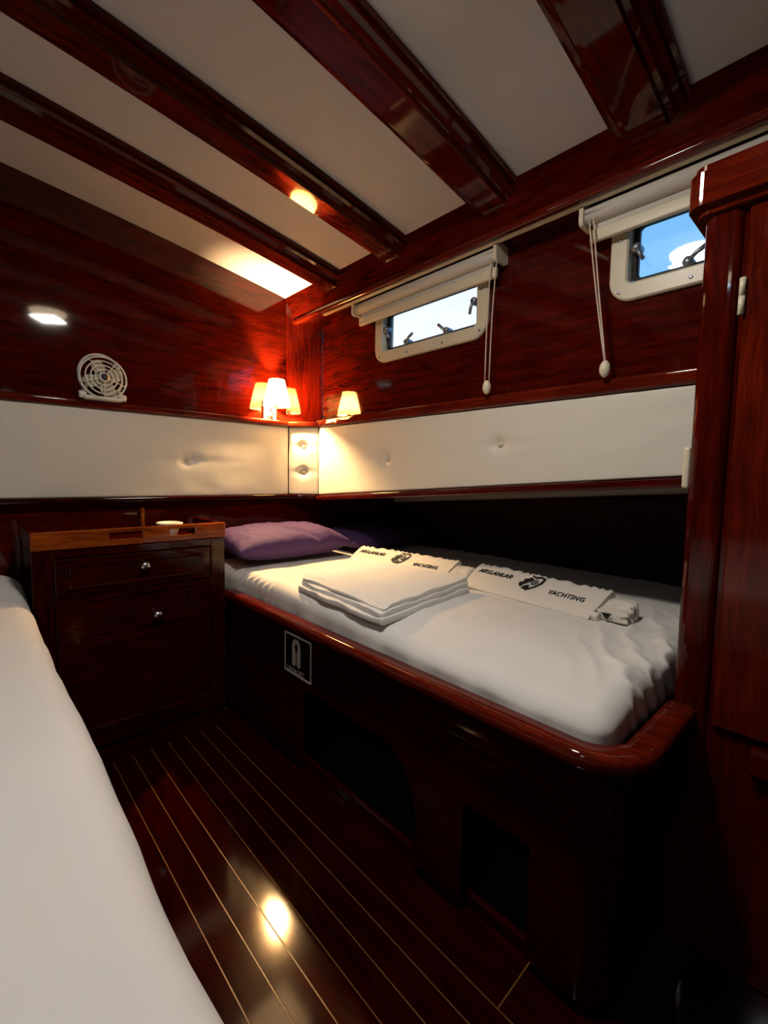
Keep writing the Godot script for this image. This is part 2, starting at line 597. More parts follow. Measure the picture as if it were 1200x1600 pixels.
# ------------------------------------------------------------------ floor
func make_floor():
	var f := setting("floor", "dark varnished mahogany floor with thin pale inlay lines")
	var st := S()
	box(st, Vector3(PORT_X - 0.06, -0.08, WALL_Z), Vector3(2.1, -0.012, BACK_Z), 0, 2)
	part("subfloor", st, "void_paint", f)
	var x0 := 0.7035
	var pitch := 0.0597
	var half := 0.0012
	# planks with inlay strips between them
	var plank_mesh: Array = []
	for v in 3:
		st = S()
		box(st, Vector3(-pitch / 2 + half, -0.012, -1.722), Vector3(pitch / 2 - half, 0.0, 1.2), 0.0008, 2)
		plank_mesh.append(commit(st))
	st = S()
	box(st, Vector3(-half, -0.012, -1.722), Vector3(half, -0.0002, 1.2), 0, 2)
	var strip := commit(st)
	for k in 10:
		var x := x0 - pitch * k
		var o := part_mesh("inlay_strip", strip, "inlay", f)
		o.position.x = x
		if k < 10:
			o = part_mesh("plank", plank_mesh[k % 3], "floor_wood", f)
			o.position.x = x - pitch / 2
	# side border in two lengths, mitred end border
	st = S()
	prism(st, PackedVector2Array([Vector2(x0 + half, -1.7305), Vector2(0.80, -1.829), Vector2(0.86, -1.829), Vector2(0.86, -0.4235), Vector2(x0 + half, -0.4205)]), Vector3(0, -0.012, 0), Vector3.RIGHT, Vector3(0, 0, 1), Vector3(0, 0.012, 0), 2)
	part("border_board", st, "floor_wood", f)
	st = S()
	prism(st, PackedVector2Array([Vector2(x0 + half, -0.4205), Vector2(0.86, -0.4235), Vector2(0.86, -0.4205), Vector2(x0 + half, -0.4175)]), Vector3(0, -0.012, 0), Vector3.RIGHT, Vector3(0, 0, 1), Vector3(0, 0.0118, 0), 2)
	part("inlay_strip", st, "inlay", f)
	st = S()
	prism(st, PackedVector2Array([Vector2(x0 + half, -0.4175), Vector2(0.86, -0.4205), Vector2(0.86, -0.2), Vector2(1.2, -0.2), Vector2(1.2, 1.2), Vector2(x0 + half, 1.2)]), Vector3(0, -0.012, 0), Vector3.RIGHT, Vector3(0, 0, 1), Vector3(0, 0.012, 0), 2)
	part("border_board", st, "floor_wood", f)
	st = S()
	prism(st, PackedVector2Array([Vector2(x0 - half, -1.7285), Vector2(x0 + half, -1.7305), Vector2(0.80, -1.829), Vector2(0.797, -1.829)]), Vector3(0, -0.012, 0), Vector3.RIGHT, Vector3(0, 0, 1), Vector3(0, 0.0118, 0), 2)
	part("inlay_strip", st, "inlay", f)
	st = S()
	prism(st, PackedVector2Array([Vector2(0.1, -1.723), Vector2(x0 - half, -1.723), Vector2(x0 - half, -1.7285), Vector2(0.797, -1.829), Vector2(0.1, -1.829)]), Vector3(0, -0.012, 0), Vector3.RIGHT, Vector3(0, 0, 1), Vector3(0, 0.012, 0), 0)
	part("border_board", st, "floor_wood", f)

# ------------------------------------------------------------------ ceiling and beams
func make_ceiling():
	var c := setting("ceiling", "pale matt ceiling panels between the mahogany beams")
	var st := S()
	st.set_smooth_group(0)
	var n := 24
	for k in n:
		var xa: float = lerp(PORT_X - 0.06, 1.46, float(k) / n)
		var xb: float = lerp(PORT_X - 0.06, 1.46, float(k + 1) / n)
		var za := WALL_Z - 0.06
		var zb := BACK_Z + 0.06
		q4(st, Vector3(xa, ceil_y(xa), za), Vector3(xb, ceil_y(xb), za), Vector3(xb, ceil_y(xb), zb), Vector3(xa, ceil_y(xa), zb), Vector3.DOWN)
		q4(st, Vector3(xa, ceil_y(xa) + 0.04, za), Vector3(xb, ceil_y(xb) + 0.04, za), Vector3(xb, ceil_y(xb) + 0.04, zb), Vector3(xa, ceil_y(xa) + 0.04, zb), Vector3.UP)
	part("panel", st, "ceiling_panel", c)
	var z0s := [-1.775, -1.375, -0.915, -0.475, -0.03, 0.42, 0.86]
	var labels := ["dark ceiling beam nearest the end wall, above the fan", "second ceiling beam from the end wall, ending above the cloud-lit window's blind", "third ceiling beam out, with a bright glint at its end above the bare wall", "ceiling beam at top right, nearest the wardrobe", "ceiling beam directly above the viewer, out of the picture", "ceiling beam just behind the viewer, out of the picture", "last ceiling beam before the bulkhead behind the viewer"]
	var sec := [Vector2(-0.045, 0.006), Vector2(-0.045, -0.012), Vector2(-0.032, -0.012), Vector2(-0.032, -0.024), Vector2(-0.02, -0.028), Vector2(-0.012, -0.038), Vector2(0.0, -0.038), Vector2(0.003, -0.05), Vector2(0.082, -0.05), Vector2(0.085, -0.038), Vector2(0.097, -0.038), Vector2(0.105, -0.028), Vector2(0.117, -0.024), Vector2(0.117, -0.012), Vector2(0.13, -0.012), Vector2(0.13, 0.006)]
	for k in z0s.size():
		var o := thing("ceiling_beam", labels[k], "beam", Vector3(0, 2.0, z0s[k] + 0.04), "deck beams")
		st = S()
		var rows := []
		var m := 18
		for i in m + 1:
			var x: float = lerp(PORT_X, 1.262, float(i) / m)
			var row := []
			for s in sec: row.append(Vector3(x, ceil_y(x) + s.y, z0s[k] + s.x))
			rows.append(row)
		for i in m:
			for j in sec.size() - 1:
				var e: Vector2 = sec[j + 1] - sec[j]
				var nn := Vector3(0, -e.x, e.y)
				if e.x < 0.0001 and e.y < 0: nn = Vector3(0, 0, -1)
				elif e.x < 0.0001: nn = Vector3(0, 0, 1)
				else: nn = Vector3(0, -1, e.y / e.x)
				q4(st, rows[i][j], rows[i + 1][j], rows[i + 1][j + 1], rows[i][j + 1], nn, 0)
		var poly: Array = rows[m]
		for j in range(1, poly.size() - 1): t3(st, poly[0], poly[j], poly[j + 1], Vector3.RIGHT, 1)
		part("beam_body", st, "beam_wood", o)

# ------------------------------------------------------------------ windows
func latch(w: Node3D, at: Vector3, lever: Vector3):
	var st := S()
	lathe(st, [Vector2(0, -0.020), Vector2(0.011, -0.020), Vector2(0.013, -0.016), Vector2(0.013, 0.012), Vector2(0.009, 0.018), Vector2(0.0, 0.018)], at, Vector3(-1, 0, 0), 14)
	var l := part("latch", st, "latch_metal", w)
	st = S()
	var tip := at + Vector3(-0.012, 0, 0)
	tube(st, [tip, tip + lever * 0.5 + Vector3(-0.004, 0, 0), tip + lever], 0.0055, 8)
	part("lever", st, "latch_metal", l)

func make_windows():
	var spots := [[-1.550, -0.962, "window_1", "small rounded window showing bright cloud, beneath the left blind"], [-0.553, 0.047, "window_2", "small rounded window showing blue sky, beside the wardrobe"]]
	for s in spots:
		var w := setting(s[2], s[3], Vector3(WALL_X, 1.49, (s[0] + s[1]) * 0.5))
		var lo := Vector2(s[0], 1.494)
		var hi := Vector2(s[1], 1.758)
		var o := Vector3(WALL_X, 0, 0)
		var u := Vector3(0, 0, 1)
		var v := Vector3.UP
		var x := Vector3(-1, 0, 0)
		var st := S()
		# flat outer ring, then the jamb running back to the glass
		ring(st, lo, hi, 0.062, [[0.0, 0.001], [0.0, 0.010], [0.004, 0.014], [0.042, 0.014], [0.047, 0.010], [0.052, -0.050], [0.049, -0.052], [0.044, 0.001]], o, u, v, x, 10)
		part("frame", st, "cream_metal", w)
		st = S()
		ring(st, lo + Vector2(0.047, 0.047), hi - Vector2(0.047, 0.047), 0.030, [[0.002, -0.026], [0.002, -0.016], [0.013, -0.014], [0.017, -0.018], [0.017, -0.030], [0.006, -0.032]], o, u, v, x, 10)
		part("gasket", st, "gasket", w)
		st = S()
		prism(st, rrect(lo + Vector2(0.056, 0.056), hi - Vector2(0.056, 0.056), 0.024), o + Vector3(0.022, 0, 0), u, v, Vector3(0.005, 0, 0))
		part("pane", st, "pane_glass", w)
		var gx := WALL_X + 0.004
		var za: float = s[0] + 0.064
		var zb: float = s[1] - 0.064
		latch(w, Vector3(gx, 1.632, za), Vector3(-0.004, -0.038, 0.022))
		latch(w, Vector3(gx, 1.632, zb), Vector3(-0.004, -0.045, -0.012))
		latch(w, Vector3(gx, 1.556, za + 0.125), Vector3(-0.004, 0.026, 0.04))
		latch(w, Vector3(gx, 1.556, zb - 0.125), Vector3(-0.004, 0.028, -0.034) if s[2] == "window_1" else Vector3(-0.004, 0.026, 0.045))
		for p in [Vector2(s[0] + 0.025, 1.66), Vector2(s[0] + 0.028, 1.52), Vector2(s[0] + 0.2, 1.512), Vector2(s[1] - 0.2, 1.512), Vector2(s[1] - 0.025, 1.66), Vector2(s[1] - 0.028, 1.52)]:
			st = S()
			lathe(st, [Vector2(0.0045, 0.0), Vector2(0.0045, 0.0018), Vector2(0.003, 0.0022), Vector2(0.0, 0.0022)], Vector3(WALL_X - 0.0138, p.y, p.x), Vector3(-1, 0, 0), 10)
			part("screw", st, "latch_metal", w)

# ------------------------------------------------------------------ wall cushions
func dimple(p: Vector3, spots: Array, n: Vector3, across: Vector3) -> Vector3:
	var d := 0.0
	for s in spots:
		var e: Vector3 = p - s
		var a := e.dot(across)
		var b := e.y
		d += 0.016 * exp(-(a * a + b * b) / 0.0006)
		d += 0.005 * exp(-absf(a) / 0.10) * exp(-b * b / 0.00022)
	d += 0.0018 * noise.get_noise_3d(p.x * 7.0, p.y * 9.0, p.z * 7.0)
	return p - n * d

func make_upholstery():
	# end wall
	var o := thing("wall_cushion", "long cream buttoned cushion on the end wall below the fan", "cushion", Vector3(0, 0.9, WALL_Z))
	var spots := [Vector3(0.735, 1.055, PAD_Z), Vector3(-0.1, 1.055, PAD_Z), Vector3(-0.9, 1.055, PAD_Z)]
	var st := S()
	var d1 := func(p: Vector3) -> Vector3: return dimple(p, spots, Vector3(0, 0, 1), Vector3(1, 0, 0)) if p.z > WALL_Z + 0.015 else p
	soft(st, Vector3(PORT_X + 0.01, 0.899, WALL_Z + 0.001), Vector3(1.236, 1.243, PAD_Z), 0.008, Vector3i(150, 26, 1), d1)
	part("padding", st, "leatherette", o)
	for s in spots: cover_button(o, s, Vector3(0, 0, 1))
	# corner
	o = thing("wall_cushion", "narrow upright cream cushion with two buttons in the corner", "cushion", Vector3(1.29, 0.9, -2.0))
	st = S()
	# built flat in its own axes, then turned 45 degrees
	var a := Vector3(1.236, 0, -2.058)
	var b := Vector3(1.342, 0, -1.952)
	var dir := (b - a).normalized()
	var nrm := Vector3(-dir.z, 0, dir.x)
	if nrm.x > 0: nrm = -nrm
	var length := (b - a).length()
	var cspots := [Vector3(length * 0.5, 1.145, 0), Vector3(length * 0.5, 1.015, 0)]
	var d2 := func(p: Vector3) -> Vector3:
		var q := dimple(p, cspots, Vector3(0, 0, 1), Vector3(1, 0, 0)) if p.z > -0.02 else p
		q.z -= 0.003 * pow(absf(q.x / length - 0.5) * 2.0, 4.0)
		return a + dir * q.x + Vector3.UP * q.y + nrm * q.z
	soft_map(st, Vector3(-0.002, 0.901, -0.03), Vector3(length + 0.002, 1.243, 0.0), 0.006, Vector3i(14, 36, 1), d2)
	part("padding", st, "leatherette", o)
	for s in cspots: cover_button(o, a + dir * s.x + Vector3.UP * s.y, nrm)
	# window wall: bottom edge rises towards the wardrobe
	o = thing("wall_cushion", "long cream buttoned cushion on the wall below the windows", "cushion", Vector3(WALL_X, 0.9, -1.1))
	st = S()
	var wspots := [Vector3(PAD_X, 1.075, -1.445), Vector3(PAD_X, 1.115, -0.885)]
	var d3 := func(p: Vector3) -> Vector3:
		var lo: float = 0.899 + 0.0707 * (p.z + 1.951)
		p.y = lo + (p.y - 0.9) / (1.242 - 0.9) * (1.242 - lo)
		return dimple(p, wspots, Vector3(-1, 0, 0), Vector3(0, 0, 1)) if p.x < PAD_X + 0.018 else p
	soft_map(st, Vector3(PAD_X, 0.9, -1.951), Vector3(WALL_X - 0.001, 1.242, -0.268), 0.008, Vector3i(1, 26, 110), d3)
	part("padding", st, "leatherette", o)
	for s in wspots: cover_button(o, s, Vector3(-1, 0, 0))

func soft_map(st: SurfaceTool, lo: Vector3, hi: Vector3, r: float, n: Vector3i, f: Callable):
	# like soft(), but the callable may move to another frame: orientation is taken before mapping
	var tmp := S()
	soft(tmp, lo, hi, r, n)
	var arr := tmp.commit_to_arrays()
	var vs: PackedVector3Array = arr[Mesh.ARRAY_VERTEX]
	st.set_smooth_group(0)
	for v in vs:
		var p: Vector3 = f.call(v)
		st.set_uv(Vector2(p.x + p.z, p.y))
		st.add_vertex(p)

func cover_button(o: Node3D, at: Vector3, n: Vector3):
	var st := S()
	lathe(st, [Vector2(0.011, -0.004), Vector2(0.011, 0.001), Vector2(0.008, 0.0045), Vector2(0.0, 0.006)], at - n * 0.015, n, 14)
	part("button", st, "button", o)

# ------------------------------------------------------------------ near bed
func make_near_bed():
	var o := thing("double_bed", "dark wooden base of the bed at lower left, mostly out of view", "bed", Vector3(-0.8, 0, -0.4))
	var st := S()
	box(st, Vector3(PORT_X + 0.01, 0.001, WALL_Z + 0.05), Vector3(0.085, 0.325, 1.15), 0.006, 2)
	part("base", st, "mahogany_deep", o)
	st = S()
	box(st, Vector3(0.085, 0.20, WALL_Z + 0.05), Vector3(0.105, 0.326, 1.15), 0.01, 2)
	part("side_rail", st, "mahogany", o)
	o = thing("bed_sheet", "white sheet over the mattress of the bed at lower left", "bed sheet", Vector3(-0.8, 0.34, -0.4))
	st = S()
	var f := func(p: Vector3) -> Vector3:
		var e: float = smoothstep(-0.25, 0.13, p.x)
		p.x += e * (0.006 * noise.get_noise_2d(p.z * 1.6, 4.0) + 0.0015 * noise.get_noise_2d(p.z * 5.0, 9.0))
		p.x += 0.004 * e * smoothstep(-0.9, -2.0, p.z)
		var up: float = smoothstep(0.40, 0.55, p.y)
		p.y += up * (0.012 * noise.get_noise_2d(p.x * 2.0 + p.z * 0.6, p.z * 1.6) + 0.005 * noise.get_noise_2d(p.x * 6.0 - p.z * 2.0, p.z * 4.0 + 3.0))
		p.y += up * 0.062 * exp(-pow((p.z + 1.99) / 0.15, 2.0)) * (1.0 - 0.45 * smoothstep(0.0, 0.13, p.x))
		return p
	soft(st, Vector3(PORT_X + 0.02, 0.335, WALL_Z + 0.055), Vector3(0.137, 0.605, 1.14), 0.055, Vector3i(44, 3, 90), f)
	part("cloth", st, "sheet", o)

# ------------------------------------------------------------------ berth on the right
func lip_path() -> Array:
	var pts := []
	for k in 9: pts.append(Vector3(0.783, 0.508, lerp(-1.75, -0.34, k / 8.0)))
	for k in range(1, 9):
		var a := PI * 0.5 * k / 8.0
		pts.append(Vector3(0.783 + 0.09 * (1.0 - cos(a)), 0.508, -0.34 + 0.09 * sin(a)))
	pts.append(Vector3(0.98, 0.508, -0.25))
	pts.append(Vector3(1.098, 0.508, -0.25))
	return pts

func make_berth():
	var o := thing("berth", "built-in mahogany berth with a rounded rail under the right bed", "bed", Vector3(1.4, 0, -1.1))
	var st := S()
	# front panel with two openings, as a polygon outline walked round the openings
	var x := 0.800
	var outer := PackedVector2Array([Vector2(-2.05, 0.03), Vector2(-1.25, 0.03), Vector2(-1.25, 0.15)])
	for k in 7:
		var a := PI - PI * 0.5 * k / 6.0
		outer.append(Vector2(-1.19 + 0.06 * cos(a), 0.24 + 0.06 * sin(a)))
	for k in 9:
		var a := PI * 0.5 - PI * 0.5 * k / 8.0
		outer.append(Vector2(-0.87 + 0.14 * cos(a), 0.16 + 0.14 * sin(a)))
	outer.append_array(PackedVector2Array([Vector2(-0.73, 0.03), Vector2(-0.585, 0.03), Vector2(-0.585, 0.27), Vector2(-0.42, 0.27), Vector2(-0.42, 0.03), Vector2(-0.33, 0.03), Vector2(-0.33, 0.50), Vector2(-2.05, 0.50)]))
	prism(st, outer, Vector3(x, 0, 0), Vector3(0, 0, 1), Vector3.UP, Vector3(0.012, 0, 0), 2)
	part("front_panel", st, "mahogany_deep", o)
	# rounded corner and foot panel
	st = S()
	st.set_smooth_group(0)
	for k in 8:
		var a0 := PI * 0.5 * k / 8.0
		var a1 := PI * 0.5 * (k + 1) / 8.0
		var p0 := Vector3(x + 0.06 * (1 - cos(a0)), 0.03, -0.33 + 0.06 * sin(a0))
		var p1 := Vector3(x + 0.06 * (1 - cos(a1)), 0.03, -0.33 + 0.06 * sin(a1))
		q4(st, p0, p1, p1 + Vector3(0, 0.47, 0), p0 + Vector3(0, 0.47, 0), Vector3(-1, 0, 1), 1)
	st.set_smooth_group(-1)
	box(st, Vector3(x + 0.06, 0.03, -0.285), Vector3(1.095, 0.50, -0.27), 0, 1)
	part("foot_panel", st, "mahogany_deep", o)
	st = S()
	box(st, Vector3(x + 0.028, 0.001, -1.76), Vector3(x + 0.045, 0.034, -0.30), 0.004, 2)
	part("kick_board", st, "mahogany_deep", o)
	st = S()
	box(st, Vector3(x + 0.02, 0.45, -2.08), Vector3(2.02, 0.47, -0.29), 0, 2)
	part("bed_board", st, "mahogany_deep", o)
	st = S()
	box(st, Vector3(1.35, 0.001, -2.08), Vector3(1.37, 0.45, -0.29), 0, 2)
	part("inner_partition", st, "mahogany_deep", o)
	st = S()
	box(st, Vector3(x + 0.02, 0.001, -0.66), Vector3(1.35, 0.45, -0.645), 0, 2)
	part("divider", st, "mahogany_deep", o)
	st = S()
	sweep(st, roundsec(Vector2(-0.028, -0.010), Vector2(0.028, 0.025), 0.015, 6), lip_path())
	part("lip_rail", st, "mahogany_warm", o, "polished rounded rail")
	# mattress in its fitted sheet
	o = thing("mattress", "mattress in a white fitted sheet on the right berth", "mattress", Vector3(1.4, 0.475, -1.1))
	st = S()
	var f := func(p: Vector3) -> Vector3:
		var top: float = smoothstep(0.5, 0.6, p.y)
		# sag of the front edge towards the foot
		p.y -= top * 0.032 * smoothstep(-1.5, -0.4, p.z) * (1.0 - smoothstep(0.8, 1.05, p.x))
		p.y += top * 0.004 * noise.get_noise_2d(p.x * 4.0, p.z * 4.0)
		# gathered folds round the near corner
		var e: float = smoothstep(-0.54, -0.34, p.z + 0.2 * (p.x - 1.1)) * smoothstep(0.86, 1.02, p.x) * (1.0 - smoothstep(1.35, 1.7, p.x))
		var wob := noise.get_noise_2d(p.x * 3.0, p.z * 3.0)
		var ph := (p.z * 0.85 + 0.42 * (p.x - 1.0)) * 105.0 + 5.0 * wob
		var fold: float = pow(0.5 + 0.5 * sin(ph), 4.0) + 0.5 * pow(0.5 + 0.5 * sin(ph * 0.43 + 2.0), 3.0) - 0.45
		p.y += top * e * 0.009 * fold
		# gathers on the end face
		var f2: float = smoothstep(-0.345, -0.30, p.z) * smoothstep(0.90, 0.98, p.x)
		p.z += f2 * 0.009 * (pow(0.5 + 0.5 * sin(p.x * 95.0 + p.y * 60.0 + 3.0 * wob), 2.0) - 0.5)
		# slanted pleats on the front near the pillow
		var s: float = (1.0 - smoothstep(0.815, 0.85, p.x)) * (1.0 - smoothstep(-1.62, -1.42, p.z))
		p.x += s * 0.006 * sin((p.z * 1.0 - p.y * 0.55) * 140.0)
		# soft scalloped hem on the front
		var h: float = (1.0 - smoothstep(0.813, 0.83, p.x)) * (1.0 - top)
		p.x += h * 0.008 * noise.get_noise_2d(p.z * 6.0, 3.0)
		return p
	soft(st, Vector3(0.813, 0.473, -2.085), Vector3(2.012, 0.605, -0.292), 0.045, Vector3i(150, 8, 200), f)
	part("fitted_sheet", st, "sheet", o)

# ------------------------------------------------------------------ wardrobe
func make_wardrobe():
	var x := 1.1
	var o := thing("wardrobe", "tall glossy mahogany wardrobe with rounded cornice at the right edge", "wardrobe", Vector3(1.25, 0, 0.2))
	var st := S()
	box(st, Vector3(x + 0.012, 0.001, -0.262), Vector3(1.372, 1.535, 0.9), 0.002, 1)
	part("body", st, "mahogany", o)
	st = S()
	sweep(st, roundsec(Vector2(-0.034, 0), Vector2(0.034, 1.30), 0.022, 6), [Vector3(x + 0.034, 0.235, -0.267), Vector3(x + 0.034, 0.235, -0.199)], true, 1)
	st = S()
	# corner post with a rounded front edge, standing full height
	prism(st, rrect(Vector2(x, -0.268), Vector2(x + 0.06, -0.202), 0.02, 6), Vector3(0, 0.002, 0), Vector3.RIGHT, Vector3(0, 0, 1), Vector3(0, 1.536, 0), 1)
	part("corner_post", st, "mahogany", o)
	st = S()
	prism(st, rrect(Vector2(x - 0.022, -0.296), Vector2(1.37, 0.92), 0.028, 8), Vector3(0, 1.537, 0), Vector3.RIGHT, Vector3(0, 0, 1), Vector3(0, 0.062, 0), 2)
	prism(st, rrect(Vector2(x - 0.014, -0.288), Vector2(1.368, 0.912), 0.022, 8), Vector3(0, 1.599, 0), Vector3.RIGHT, Vector3(0, 0, 1), Vector3(0, 0.014, 0), 2)
	prism(st, rrect(Vector2(x - 0.008, -0.28), Vector2(1.368, 0.905), 0.02, 8), Vector3(0, 1.522, 0), Vector3.RIGHT, Vector3(0, 0, 1), Vector3(0, 0.016, 0), 2)
	part("cornice", st, "mahogany_warm", o)
	var d := Node3D.new()
	d.name = "door"
	o.add_child(d)
	d.position = Vector3.ZERO
	st = S()
	box(st, Vector3(x + 0.001, 0.505, -0.195), Vector3(x + 0.0118, 1.515, 0.35), 0.003, 1)
	part("door_panel", st, "mahogany_warm", d)
	for y in [1.318]:
		st = S()
		for k in 2:
			tube(st, [Vector3(x - 0.002, y + 0.034 * k, -0.198), Vector3(x - 0.002, y + 0.034 * k + 0.0332, -0.198)], 0.0055, 10)
		part("hinge", st, "cream_metal", d, "pale metal hinge knuckle")
	st = S()
	lathe(st, [Vector2(0.010, 0), Vector2(0.010, 0.004), Vector2(0.006, 0.008), Vector2(0.012, 0.018), Vector2(0.008, 0.026), Vector2(0.0, 0.028)], Vector3(x, 1.08, 0.31), Vector3(-1, 0, 0), 16)
	part("knob", st, "steel", d)
	st = S()
	sweep(st, roundsec(Vector2(-0.03, -0.03), Vector2(0.01, 0.03), 0.012), [Vector3(x + 0.004, 0.46, -0.13), Vector3(x + 0.004, 0.46, 0.3), Vector3(x + 0.004, 0.46, 0.9)])
	part("base_rail", st, "mahogany", o)
	# switch on the side of the post, facing the end wall
	o = thing("light_switch", "small cream switch plate on the side of the wardrobe post", "switch", Vector3(1.15, 0.98, -0.27))
	st = S()
	soft(st, Vector3(1.118, 0.986, -0.282), Vector3(1.198, 1.072, -0.2685), 0.005, Vector3i(2, 2, 1))
	part("plate", st, "cream_plastic", o)
	st = S()
	soft(st, Vector3(1.143, 1.005, -0.287), Vector3(1.173, 1.05, -0.281), 0.003, Vector3i(1, 1, 1))
	part("rocker", st, "white_plastic", o)

# ------------------------------------------------------------------ nightstand
func make_nightstand():
	var o := thing("nightstand", "dark mahogany bedside cabinet with a pale slotted rail, between the beds", "nightstand", Vector3(0.45, 0, -1.9))
	var z := -1.752
	var st := S()
	box(st, Vector3(0.150, 0.001, -2.052), Vector3(0.760, 0.748, z - 0.012), 0.004, 0)
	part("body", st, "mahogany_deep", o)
	# face frame and drawer fronts
	st = S()
	box(st, Vector3(0.146, 0.06, z - 0.012), Vector3(0.20, 0.748, z), 0.002, 1)
	box(st, Vector3(0.705, 0.06, z - 0.012), Vector3(0.760, 0.748, z), 0.002, 1)
	box(st, Vector3(0.20, 0.720, z - 0.012), Vector3(0.705, 0.748, z), 0.002, 0)
	box(st, Vector3(0.20, 0.566, z - 0.012), Vector3(0.705, 0.592, z), 0.002, 0)
	box(st, Vector3(0.20, 0.06, z - 0.012), Vector3(0.705, 0.10, z), 0.002, 0)
	part("face_frame", st, "mahogany_deep", o)
	for d in [[0.595, 0.717, 0.671, 0.462], [0.103, 0.563, 0.487, 0.50]]:
		st = S()
		box(st, Vector3(0.204, d[0], z - 0.011), Vector3(0.701, d[1], z + 0.004), 0.003, 0)
		var fr := part("drawer" if d[0] > 0.5 else "door", st, "mahogany_deep", o)
		st = S()
		# raised moulding round the field
		var top: float = d[1] - 0.018 if d[0] > 0.5 else 0.462
		ring(st, Vector2(0.232, d[0] + 0.016), Vector2(0.673, top), 0.008, [[0, 0], [0.003, 0.004], [0.009, 0.004], [0.014, 0]], Vector3(0, 0, z + 0.004), Vector3.RIGHT, Vector3.UP, Vector3(0, 0, 1), 3)
		part("moulding", st, "mahogany_deep", fr)
		st = S()
		lathe(st, [Vector2(0.008, 0), Vector2(0.007, 0.004), Vector2(0.0055, 0.012), Vector2(0.013, 0.018), Vector2(0.0165, 0.024), Vector2(0.014, 0.031), Vector2(0.007, 0.034), Vector2(0, 0.035)], Vector3(d[3], d[2], z + 0.0025), Vector3(0, 0, 1), 20)
		part("knob", st, "steel", fr, "round silver knob")
	# raised gallery: front rail with two slots, side rails
	var zf := z + 0.006
	st = S()
	var y0 := 0.749
	var y1 := 0.808
	box(st, Vector3(0.146, y0, zf - 0.018), Vector3(0.358, y1, zf), 0.003, 0)
	box(st, Vector3(0.358, y0, zf - 0.018), Vector3(0.462, y0 + 0.020, zf), 0.002, 0)
	box(st, Vector3(0.358, y1 - 0.014, zf - 0.018), Vector3(0.462, y1, zf), 0.002, 0)
	box(st, Vector3(0.462, y0, zf - 0.018), Vector3(0.552, y1, zf), 0.003, 0)
	box(st, Vector3(0.552, y0, zf - 0.018), Vector3(0.648, y0 + 0.020, zf), 0.002, 0)
	box(st, Vector3(0.552, y1 - 0.014, zf - 0.018), Vector3(0.648, y1, zf), 0.002, 0)
	box(st, Vector3(0.648, y0, zf - 0.018), Vector3(0.762, y1, zf), 0.003, 0)
	part("front_rail", st, "teak", o, "pale orange rail with two slots")
	for x in [0.146, 0.744]:
		st = S()
		box(st, Vector3(x, y0, -2.05), Vector3(x + 0.018, y1, zf - 0.018), 0.003, 2)
		part("side_rail", st, "mahogany", o)
	# small dish standing in the tray
	o = thing("dish", "small white dish lying in the tray of the bedside cabinet", "dish", Vector3(0.57, 0.75, -1.86))
	st = S()
	lathe(st, [Vector2(0, 0), Vector2(0.032, 0), Vector2(0.038, 0.03), Vector2(0.056, 0.052), Vector2(0.060, 0.058), Vector2(0.052, 0.060), Vector2(0.034, 0.04), Vector2(0, 0.036)], Vector3(0.585, 0.7485, -1.855), Vector3.UP, 28, Vector2(1.0, 0.8))
	part("bowl", st, "porcelain", o)
	# small upright cleat on the wall behind the tray
	o = thing("wall_cleat", "small upright teak peg on the wall behind the bedside cabinet", "peg", Vector3(0.53, 0.8, WALL_Z))
	st = S()
	box(st, Vector3(0.541, 0.772, WALL_Z + 0.0005), Vector3(0.557, 0.852, WALL_Z + 0.03), 0.004, 1)
	part("peg_body", st, "teak", o)

# ------------------------------------------------------------------ lamps
func omni(parent: Node3D, at: Vector3, col: Color, energy: float, size: float):
	var l := OmniLight3D.new()
	l.name = "lamp_light"
	l.light_color = col
	l.light_energy = energy
	l.light_size = size
	l.omni_range = 12.0
	l.omni_attenuation = 2.0
	l.shadow_enabled = true
	parent.add_child(l)
	l.position = at - origin_of(parent)

func make_ceiling_lamp():
	dome_lamp(Vector3(0.44, ceil_y(0.44), -0.60), "round ceiling lamp between two beams, reflected in the end wall", Color(1.0, 0.97, 0.935), 1.0)
	dome_lamp(Vector3(-0.95, ceil_y(-0.95), -0.17), "round ceiling lamp above the lower left bed, out of the picture", Color(0.80, 0.90, 1.0), 0.27)

func dome_lamp(c: Vector3, label: String, col: Color, energy: float):
	var o := thing("ceiling_lamp", label, "lamp", c)
	var st := S()
	lathe(st, [Vector2(0, 0), Vector2(0.112, 0), Vector2(0.112, -0.012), Vector2(0.10, -0.018), Vector2(0, -0.018)], c, Vector3.UP, 32)
	part("base_plate", st, "white_plastic", o)
	st = S()
	lathe(st, [Vector2(0.098, -0.018), Vector2(0.092, -0.034), Vector2(0.07, -0.048), Vector2(0.035, -0.055), Vector2(0, -0.057)], c, Vector3.UP, 32)
	part("glass_dome", st, "dome_glow", o)
	var l := AreaLight3D.new()
	l.name = "lamp_light"
	l.area_size = Vector2(0.14, 0.14)
	l.light_color = col
	l.light_energy = energy
	l.area_range = 12.0
	l.shadow_enabled = true
	o.add_child(l)
	l.position = Vector3(0, -0.062, 0)
	l.rotation_degrees = Vector3(-90, 35, 0)

